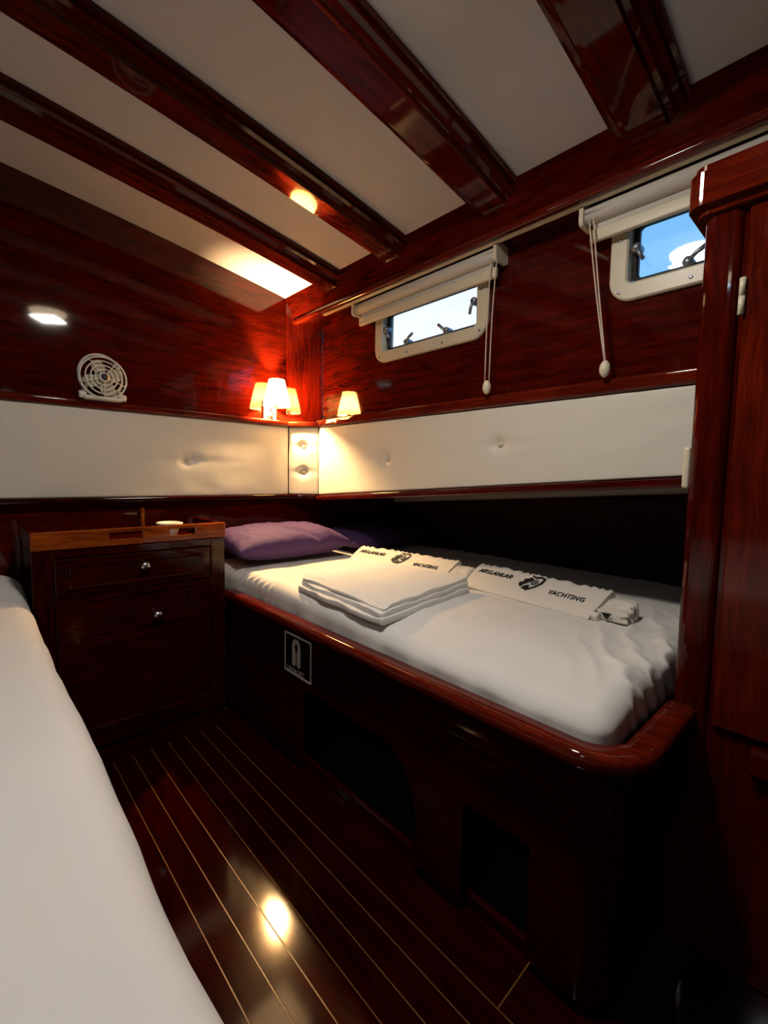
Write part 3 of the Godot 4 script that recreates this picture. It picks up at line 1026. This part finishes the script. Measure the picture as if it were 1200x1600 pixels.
func make_sconce():
	var c := Vector3(1.152, 0, -2.030)
	var o := thing("wall_sconce", "lit wall lamp with a small pleated cream shade in the corner", "lamp", Vector3(1.152, 1.27, WALL_Z))
	var st := S()
	soft(st, Vector3(1.113, 1.271, WALL_Z + 0.0006), Vector3(1.182, 1.365, WALL_Z + 0.014), 0.005, Vector3i(2, 3, 1))
	part("back_plate", st, "porcelain", o)
	st = S()
	var pts := []
	for k in 22:
		var t := k / 21.0
		pts.append(Vector3(1.143 + 0.018 * sin(t * 7.0), 1.285 + 0.052 * t, WALL_Z + 0.018 + 0.052 * smoothstep(0.0, 1.0, t)))
	tube(st, pts, 0.0042, 8)
	part("arm", st, "steel", o)
	st = S()
	var p2 := []
	for k in 16:
		var t := k / 15.0
		p2.append(Vector3(1.128 + 0.034 * t, 1.282 + 0.020 * sin(t * 5.0), WALL_Z + 0.020 + 0.008 * t))
	tube(st, p2, 0.0035, 8)
	part("scroll", st, "steel", o)
	st = S()
	lathe(st, [Vector2(0, 1.322), Vector2(0.011, 1.322), Vector2(0.011, 1.357), Vector2(0, 1.357)], c, Vector3.UP, 14)
	part("socket", st, "porcelain", o)
	# pleated shade, open above and below
	st = S()
	st.set_smooth_group(0)
	var seg := 84
	for i in seg:
		var rows := []
		for e in 2:
			var a := TAU * ((i + e) % seg) / seg
			var rip := 1.0 + 0.014 * sin(a * 21.0)
			rows.append([c + Vector3(cos(a) * 0.066 * rip, 1.335, sin(a) * 0.066 * rip), c + Vector3(cos(a) * 0.037 * rip, 1.463, sin(a) * 0.037 * rip)])
		q4(st, rows[0][0], rows[1][0], rows[1][1], rows[0][1], rows[0][0] - c - Vector3(0, 1.335, 0))
	var sh := part("lamp_shade", st, "shade_cloth", o)
	for e in [[0.0665, 1.335], [0.0375, 1.463]]:
		st = S()
		var loop := []
		for i in 40:
			var a := TAU * i / 40.0
			loop.append(c + Vector3(cos(a) * e[0], e[1], sin(a) * e[0]))
		tube(st, loop, 0.0012, 6, true)
		part("wire_ring", st, "brass", sh)
	st = S()
	lathe(st, [Vector2(0, 1.357), Vector2(0.009, 1.357), Vector2(0.016, 1.374), Vector2(0.017, 1.384), Vector2(0.012, 1.401), Vector2(0, 1.409)], c, Vector3.UP, 16)
	part("bulb", st, "bulb_glow", o)
	omni(o, c + Vector3(0, 1.384, 0), Color(1.0, 0.80, 0.55), 2.0, 0.014)

# ------------------------------------------------------------------ fan
func make_fan():
	var c := Vector3(0.408, 1.352, -2.028)
	var o := thing("desk_fan", "small white round fan with ring grille standing on the ledge", "fan", Vector3(c.x, 1.27, c.z))
	var n := Vector3(0.06, 0.05, 1).normalized()
	var u := Vector3.UP.cross(n).normalized()
	var v := n.cross(u)
	var st := S()
	for r in [0.078, 0.061, 0.045, 0.030]:
		var loop := []
		for i in 40:
			var a := TAU * i / 40.0
			var y: float = sin(a) * r
			loop.append(c + u * cos(a) * r + v * y + n * (0.030 - 2.2 * r * r))
		tube(st, loop, 0.0026 if r < 0.07 else 0.0036, 6, true)
	part("front_grille", st, "white_plastic", o)
	for k in 5:
		var a := PI * 0.5 + TAU * k / 5.0 + PI
		var d := u * cos(a) + v * sin(a)
		st = S()
		var pl := []
		for e in [0.014, 0.035, 0.056, 0.078]: pl.append(c + d * e + n * (0.031 - 2.2 * e * e))
		tube(st, pl, 0.0022, 6)
		part("spoke", st, "white_plastic", o)
	st = S()
	var guard := []
	for i in 40:
		var a := TAU * i / 40.0
		guard.append(c + u * cos(a) * 0.074 + v * (sin(a) * 0.082 + 0.012) - n * 0.018)
	tube(st, guard, 0.0042, 8, true)
	part("back_ring", st, "white_plastic", o)
	for i in 4:
		var a := 0.6 + TAU * i / 4.0
		var d := u * cos(a) + v * sin(a)
		st = S()
		tube(st, [c + d * 0.076 + n * 0.016, c + d * 0.078 - n * 0.018], 0.003, 6)
		part("cage_strut", st, "white_plastic", o)
	st = S()
	lathe(st, [Vector2(0, 0.036), Vector2(0.015, 0.035), Vector2(0.0185, 0.031), Vector2(0.0185, 0.022), Vector2(0, 0.022)], c, n, 20)
	var hub := part("hub", st, "white_plastic", o)
	st = S()
	lathe(st, [Vector2(0.0125, 0.0365), Vector2(0.012, 0.038), Vector2(0.0, 0.039)], c, n, 20)
	part("hub_cap", st, "hub_grey", hub, "dark grey round cap")
	st = S()
	lathe(st, [Vector2(0, 0.012), Vector2(0.022, 0.012), Vector2(0.026, 0.004), Vector2(0.026, -0.03), Vector2(0.018, -0.04), Vector2(0, -0.04)], c, n, 20)
	part("motor", st, "cream_plastic", o)
	for k in 4:
		var a := 0.35 + TAU * k / 4.0
		var d := u * cos(a) + v * sin(a)
		var e := n.cross(d)
		st = S()
		st.set_smooth_group(0)
		var rows := []
		for i in 6:
			var rr := 0.022 + 0.045 * i / 5.0
			var wd := 0.012 + 0.012 * sin(PI * (i + 1) / 6.5)
			rows.append([c + d * rr + e * wd + n * 0.016, c + d * rr - e * wd + n * 0.004])
		for i in 5:
			q4(st, rows[i][0], rows[i][1], rows[i + 1][1], rows[i + 1][0], n)
			q4(st, rows[i][0] - n * 0.0015, rows[i][1] - n * 0.0015, rows[i + 1][1] - n * 0.0015, rows[i + 1][0] - n * 0.0015, -n)
		part("blade", st, "cream_plastic", o)
	st = S()
	soft(st, Vector3(c.x - 0.062, 1.2705, c.z - 0.026), Vector3(c.x + 0.066, 1.284, c.z + 0.022), 0.006, Vector3i(2, 1, 1))
	part("base", st, "white_plastic", o)
	for s in [-1.0, 1.0]:
		st = S()
		lathe(st, [Vector2(0, -0.012), Vector2(0.011, -0.012), Vector2(0.013, -0.008), Vector2(0.013, 0.008), Vector2(0.010, 0.012), Vector2(0, 0.012)], Vector3(c.x + s * 0.066, 1.286, c.z + 0.006), Vector3(1, 0, 0), 14)
		part("pivot_knob", st, "white_plastic", o)
		st = S()
		tube(st, [Vector3(c.x + s * 0.058, 1.285, c.z), Vector3(c.x + s * 0.062, 1.30, c.z), Vector3(c.x + s * 0.05, 1.318, c.z)], 0.005, 8)
		part("bracket", st, "white_plastic", o)

# ------------------------------------------------------------------ blinds
func make_blinds():
	var t := setting("trim_7", "narrow cream track under the cornice above the blinds")
	var st := S()
	box(st, Vector3(1.300, 1.7635, -1.86), Vector3(1.318, 1.7718, 0.7), 0.002, 2)
	part("track", st, "cream_plastic", t)
	var spec := [
		[-1.645, -0.893, -0.908, -0.920, "cream roller blind rolled up above the cloud-lit window", 1],
		[-0.622, 0.16, -0.592, -0.533, "cream roller blind rolled up above the window by the wardrobe", -1]]
	for s in spec:
		var o := thing("roller_blind", s[4], "blind", Vector3(1.33, 1.72, (s[0] + s[1]) * 0.5), "roller blinds")
		var z0: float = s[0]
		var z1: float = s[1]
		st = S()
		var roll := []
		for k in 9: roll.append(Vector3(1.334, 1.741, lerp(z0 + 0.012, z1 - 0.012, k / 8.0)))
		tube(st, roll, 0.0225, 20)
		part("roll", st, "blind_cloth", o)
		for z in [z0, z1 - 0.012]:
			st = S()
			prism(st, rrect(Vector2(1.306, 1.712), Vector2(1.3775, 1.7715), 0.012, 5), Vector3(0, 0, z), Vector3.RIGHT, Vector3.UP, Vector3(0, 0, 0.012))
			part("bracket", st, "cream_plastic", o)
		st = S()
		box(st, Vector3(1.338, 1.690, z0 + 0.03), Vector3(1.3395, 1.722, z1 - 0.03), 0, 2)
		part("cloth_drop", st, "blind_cloth", o)
		st = S()
		soft(st, Vector3(1.330, 1.668, z0 + 0.022), Vector3(1.346, 1.702, z1 - 0.015), 0.005, Vector3i(1, 1, 10))
		part("bottom_bar", st, "cream_plastic", o)
		# pair of pull cords and their tassel
		var zt: float = s[2]
		var zb: float = s[3]
		var cx := 1.318
		for e in [-0.011, 0.011]:
			st = S()
			var pl := []
			for k in 7:
				var q := k / 6.0
				var sp: float = lerp(1.0, 0.75, q) if s[5] > 0 else lerp(0.55, 0.12, q)
				pl.append(Vector3(cx - 0.006 * sin(PI * q), lerp(1.728, 1.322, q), lerp(zt, zb, q) + e * sp))
			tube(st, pl, 0.0021, 6)
			part("cord", st, "cord", o)
		st = S()
		lathe(st, [Vector2(0, 0.024), Vector2(0.006, 0.022), Vector2(0.0125, 0.012), Vector2(0.0145, 0.0), Vector2(0.0125, -0.012), Vector2(0.006, -0.021), Vector2(0, -0.023)], Vector3(cx, 1.306, zb), Vector3.UP, 16)
		part("tassel", st, "cream_plastic", o)

# ------------------------------------------------------------------ pillows
func pillow(o: Node3D, c: Vector3, half: Vector3, turn: float, lean: float, sd: float):
	var st := S()
	st.set_smooth_group(0)
	var nu := 44
	var nv := 32
	var b := Basis(Vector3.UP, turn) * Basis(Vector3.RIGHT, lean)
	for side in [1.0, -1.0]:
		var rows := []
		for i in nu + 1:
			var row := []
			for j in nv + 1:
				var u := -1.0 + 2.0 * i / nu
				var v := -1.0 + 2.0 * j / nv
				var t := pow(maxf(1.0 - pow(absf(u), 3.2), 0.0), 0.5) * pow(maxf(1.0 - pow(absf(v), 3.0), 0.0), 0.5)
				var pinch := 1.0 - 0.05 * (1.0 - absf(v)) * pow(absf(u), 3.0) - 0.0
				var w := 0.10 * noise.get_noise_2d(u * 2.6 + sd, v * 2.2) + 0.05 * noise.get_noise_2d(u * 7.0 - v * 3.0 + sd, v * 5.0 + u * 2.0)
				var ridge := 0.22 * exp(-pow((u - 0.35 - v * 0.35) / 0.10, 2.0)) - 0.24 * exp(-pow((u + 0.1 - v * 0.5) / 0.08, 2.0))
				var y: float = side * t * (0.92 + (w + ridge * maxf(0.0, v + 0.4)) * (1.0 if side > 0 else 0.2))
				row.append(c + b * Vector3(u * half.x * pinch, y * half.y, v * half.z * (1.0 - 0.05 * (1.0 - absf(u)) * pow(absf(v), 3.0))))
			rows.append(row)
		for i in nu:
			for j in nv:
				q4(st, rows[i][j], rows[i + 1][j], rows[i + 1][j + 1], rows[i][j + 1], b * Vector3(0, side, 0))
	part("pillow_case", st, "purple_cloth", o)

func make_pillows():
	var o := thing("pillow", "plump dark purple pillow beside the bedside cabinet", "pillow", Vector3(1.07, 0.6, -1.9), "purple pillows")
	pillow(o, Vector3(1.10, 0.694, -1.895), Vector3(0.292, 0.076, 0.172), 0.0, 0.10, 0.0)
	o = thing("pillow", "purple pillow lying in shadow under the side shelf", "pillow", Vector3(1.63, 0.6, -1.9), "purple pillows")
	pillow(o, Vector3(1.685, 0.672, -1.90), Vector3(0.28, 0.062, 0.17), 0.03, 0.05, 5.0)

# ------------------------------------------------------------------ towels and printed packs
func quad_frame(a: Vector3, b: Vector3, c: Vector3, d: Vector3, u: float, v: float) -> Vector3:
	return a.lerp(b, u).lerp(d.lerp(c, u), v)

func slab(st: SurfaceTool, a: Vector3, b: Vector3, c: Vector3, d: Vector3, h: float, r: float, f: Callable):
	# soft slab over a floor quadrilateral a-b-c-d
	var map := func(p: Vector3) -> Vector3:
		var q := quad_frame(a, b, c, d, p.x, p.z)
		q.y += p.y * h
		return f.call(q, p)
	var tmp := S()
	soft(tmp, Vector3(0, 0, 0), Vector3(1, 1, 1), r, Vector3i(28, 3, 28))
	var arr := tmp.commit_to_arrays()
	st.set_smooth_group(0)
	var vs: PackedVector3Array = arr[Mesh.ARRAY_VERTEX]
	# the quad frame must keep handedness: x along a-b, z along a-d
	var flip := (b - a).cross(d - a).y > 0.0
	for k in range(0, vs.size(), 3):
		var t := [vs[k], vs[k + 1], vs[k + 2]]
		if flip: t = [vs[k], vs[k + 2], vs[k + 1]]
		for v in t:
			var p: Vector3 = map.call(v)
			st.set_uv(Vector2(p.x, p.z) * 3.0)
			st.add_vertex(p)

func make_towels():
	# folded bath towel: three layers
	var o := thing("bath_towel", "thick folded white bath towel on the right bed", "towel", Vector3(1.0, 0.6, -1.1))
	var yb := 0.606
	var A := Vector3(0.835, yb - 0.004, -1.335)
	var B := Vector3(0.815, yb - 0.012, -0.885)
	var C := Vector3(1.275, yb, -0.93)
	var D := Vector3(1.225, yb, -1.50)
	var hs := [0.020, 0.018, 0.016]
	var y := 0.0
	for k in 3:
		var st := S()
		var ins := 0.012 * k
		var wav := func(q: Vector3, p: Vector3) -> Vector3:
			var edge: float = 1.0 - smoothstep(0.0, 0.14, p.z)
			q.x += edge * (ins + 0.010 * noise.get_noise_2d(q.z * 6.0, k * 3.0))
			q.y += 0.005 * noise.get_noise_2d(q.x * 7.0 + k, q.z * 7.0) * p.y
			q.y -= edge * 0.004 * k * p.y
			q.z += ins * 0.4 * (1.0 - smoothstep(0.0, 0.2, 1.0 - p.x)) * -1.0
			return q
		var dy := Vector3(0, y, 0)
		slab(st, A + dy, B + dy, C + dy, D + dy, hs[k], 0.022, wav)
		part("fold", st, "terry", o)
		y += hs[k] * 0.94
	# printed packs
	pack("flat white printed towel wrap behind the folded towel, nearer the pillows", Vector3(1.25, yb, -1.59), Vector3(1.305, yb, -1.09))
	pack("flat white printed towel wrap nearest the wardrobe", Vector3(1.325, yb, -1.00), Vector3(1.275, yb, -0.525))

func pack(label: String, a: Vector3, b: Vector3):
	var o := thing("printed_towel", label, "towel", (a + b) * 0.5 + Vector3(0.08, 0, 0), "printed towel wraps")
	var dir := (b - a).normalized()
	var crs := Vector3(-dir.z, 0, dir.x)
	if crs.x < 0: crs = -crs
	var length := (b - a).length()
	# wedge of folded cloth: printed face slopes up and away from the room
	var prof := [Vector2(0.002, 0.0), Vector2(0.0, 0.004), Vector2(0.004, 0.009), Vector2(0.035, 0.024), Vector2(0.07, 0.040), Vector2(0.105, 0.054), Vector2(0.128, 0.061), Vector2(0.140, 0.061), Vector2(0.148, 0.054), Vector2(0.155, 0.03), Vector2(0.158, 0.0)]
	var st := S()
	st.set_smooth_group(0)
	var n := 60
	var rows := []
	for i in n + 1:
		var u := float(i) / n
		var row := []
		for k in prof.size():
			var p: Vector2 = prof[k]
			var back: float = smoothstep(0.10, 0.14, p.x)
			var h := p.y * (1.0 + 0.05 * noise.get_noise_2d(u * 5.0 + a.z, p.x * 12.0))
			h += back * p.y * (0.10 * pow(absf(sin(u * 46.0 + 2.0 * sin(u * 13.0))), 2.0))
			row.append(a + dir * (u * length + (0.018 * p.x / 0.15 if i == n else 0.0) * 0.0 - 0.25 * p.x * (1.0 - u)) + crs * p.x + Vector3.UP * h)
		rows.append(row)
	for i in n:
		for k in prof.size() - 1:
			var e: Vector2 = prof[k + 1] - prof[k]
			q4(st, rows[i][k], rows[i + 1][k], rows[i + 1][k + 1], rows[i][k + 1], crs * -e.y + Vector3.UP * e.x)
	st.set_smooth_group(-1)
	for end in [0, n]:
		for k in range(1, prof.size() - 1):
			t3(st, rows[end][0], rows[end][k], rows[end][k + 1], -dir if end == 0 else dir)
	for i in n: q4(st, rows[i][0], rows[i + 1][0], rows[i + 1][prof.size() - 1], rows[i][prof.size() - 1], Vector3.DOWN)
	part("wrap", st, "print_cloth", o)
	# crumpled end of the towel sticking out of the wrap, and a little roll beside it
	st = S()
	var g := func(w: Vector3, p: Vector3) -> Vector3:
		w.y += p.y * (0.006 * noise.get_noise_2d(w.x * 13.0, w.z * 13.0) + 0.018 * smoothstep(0.1, 0.7, p.z))
		w += dir * 0.016 * noise.get_noise_2d(p.z * 4.0, p.y * 2.0) * smoothstep(0.5, 1.0, p.x)
		return w
	var e0 := b + crs * 0.035 + dir * 0.001
	slab(st, e0, e0 + dir * 0.080 + crs * 0.01, e0 + crs * 0.105 + dir * 0.070, e0 + crs * 0.115, 0.030, 0.12, g)
	part("crumpled_end", st, "print_cloth", o)
	st = S()
	var ra := b + crs * 0.018 + Vector3(0, 0.0125, 0)
	tube(st, [ra + dir * 0.001, ra + dir * 0.012, ra + dir * 0.022], 0.012, 14)
	part("rolled_edge", st, "print_cloth", o)
	st = S()
	var mk := e0 + dir * 0.032 - crs * 0.0025
	prism(st, PackedVector2Array([Vector2(-0.012, 0.024), Vector2(0.016, 0.026), Vector2(0.004, 0.008)]), mk, dir, Vector3.UP, -crs * 0.003)
	part("printed_mark", st, "ink", o)
	# print on the sloping face: name, crest, word, running along the wrap
	var slope := (crs * 0.105 + Vector3.UP * 0.047).normalized()
	var nrm := dir.cross(slope).normalized()
	if nrm.y < 0: nrm = -nrm
	var at := func(u: float, v: float) -> Vector3: return a + dir * (u * length - 0.25 * v * (1.0 - u)) + crs * v + Vector3.UP * (0.008 + 0.447 * v) + nrm * 0.0022
	letters("ARSLANLAR", at.call(0.05, 0.090), dir, slope, 0.028, o)
	letters("YACHTING", at.call(0.66, 0.062), dir, slope, 0.026, o)
	crest(at.call(0.50, 0.082), dir, slope, 0.042, o)

func letters(text: String, at: Vector3, dir: Vector3, upv: Vector3, size: float, o: Node3D):
	var t := TextMesh.new()
	var font := SystemFont.new()
	font.font_names = PackedStringArray(["Droid Sans"])
	font.font_weight = 500
	t.font = font
	t.text = text
	t.font_size = 32
	t.pixel_size = size / 32.0
	t.depth = 0.0025
	t.horizontal_alignment = HORIZONTAL_ALIGNMENT_LEFT
	var m := MeshInstance3D.new()
	m.name = "lettering"
	m.mesh = t
	m.material_override = M["ink"] if upv.y < 0.8 else M["sign_white"]
	o.add_child(m, true)
	var up2 := (upv - dir * upv.dot(dir)).normalized()
	m.transform = Transform3D(Basis(dir, up2, dir.cross(up2)), at - origin_of(o))

func flat(st: SurfaceTool, pts: Array, at: Vector3, dir: Vector3, upv: Vector3, k: float, th := 0.003):
	var pv := PackedVector2Array()
	for p in pts: pv.append(p * k)
	prism(st, pv, at, dir, upv, dir.cross(upv) * th)

func crest(at: Vector3, dir: Vector3, upv: Vector3, k: float, o: Node3D):
	# shield outline, open on the left, with a lion's head drawn across it
	var st := S()
	var shield := [Vector2(-0.35, 0.95), Vector2(0.0, 0.80), Vector2(0.45, 0.95), Vector2(0.85, 0.85), Vector2(0.86, 0.2), Vector2(0.62, -0.4), Vector2(0.25, -0.85), Vector2(0.08, -0.98)]
	for i in shield.size() - 1:
		var p: Vector2 = shield[i]
		var q: Vector2 = shield[i + 1]
		var n := Vector2(-(q - p).y, (q - p).x).normalized() * 0.055
		flat(st, [p + n, q + n, q - n, p - n], at, dir, upv, k)
	part("crest_shield", st, "ink", o)
	st = S()
	flat(st, [Vector2(-0.75, -0.55), Vector2(-0.85, -0.2), Vector2(-0.6, -0.05), Vector2(-0.72, 0.3), Vector2(-0.45, 0.45), Vector2(-0.2, 0.68), Vector2(0.1, 0.45), Vector2(-0.05, 0.2), Vector2(-0.2, 0.12), Vector2(-0.3, -0.15), Vector2(-0.42, -0.3), Vector2(-0.5, -0.7)], at, dir, upv, k)
	flat(st, [Vector2(-0.3, -0.85), Vector2(-0.15, -0.45), Vector2(0.1, -0.3), Vector2(0.2, -0.6), Vector2(0.02, -0.92)], at, dir, upv, k)
	part("crest_mane", st, "ink", o)
	st = S()
	flat(st, [Vector2(0.0, 0.1), Vector2(0.16, 0.45), Vector2(0.4, 0.55), Vector2(0.55, 0.3), Vector2(0.48, 0.0), Vector2(0.3, -0.2), Vector2(0.1, -0.15)], at, dir, upv, k)
	part("crest_face", st, "ink_grey", o)

# ------------------------------------------------------------------ life jacket sign
func make_sign():
	var x := 0.7995
	var z0 := -1.354
	var z1 := -1.19
	var y0 := 0.326
	var y1 := 0.466
	var o := thing("life_jacket_sign", "square black and white life jacket sticker on the berth front", "sign", Vector3(x, y0, (z0 + z1) * 0.5))
	var st := S()
	var u := Vector3(0, 0, 1)
	var w := Vector3(-1, 0, 0)
	prism(st, rrect(Vector2(z0, y0), Vector2(z1, y1), 0.006), Vector3(x, 0, 0), u, Vector3.UP, w * 0.0012)
	part("plate", st, "sign_black", o)
	st = S()
	ring(st, Vector2(z0, y0), Vector2(z1, y1), 0.006, [[0, 0.0012], [0, 0.002], [0.007, 0.002], [0.007, 0.0012]], Vector3(x, 0, 0), u, Vector3.UP, w, 4)
	part("border", st, "sign_white", o)
	# vest: two front halves joined by a collar, with a teardrop neck opening
	var cz := (z0 + z1) * 0.5 - 0.008
	for s in [-1.0, 1.0]:
		var pts := PackedVector2Array()
		for p in [Vector2(0.003, 0.366), Vector2(0.008, 0.359), Vector2(0.021, 0.357), Vector2(0.025, 0.364), Vector2(0.026, 0.418), Vector2(0.024, 0.434), Vector2(0.018, 0.445), Vector2(0.009, 0.451), Vector2(0.0, 0.4525), Vector2(0.0, 0.437), Vector2(0.006, 0.434), Vector2(0.0095, 0.426), Vector2(0.008, 0.416), Vector2(0.003, 0.406)]:
			pts.append(Vector2(p.x * s, p.y))
		st = S()
		prism(st, pts, Vector3(x, 0, cz), u, Vector3.UP, w * 0.002)
		part("vest_pictogram", st, "sign_white", o)
	letters("LIFEJACKET", Vector3(x - 0.0006, 0.3405, z0 + 0.016), u, Vector3.UP, 0.021, o)
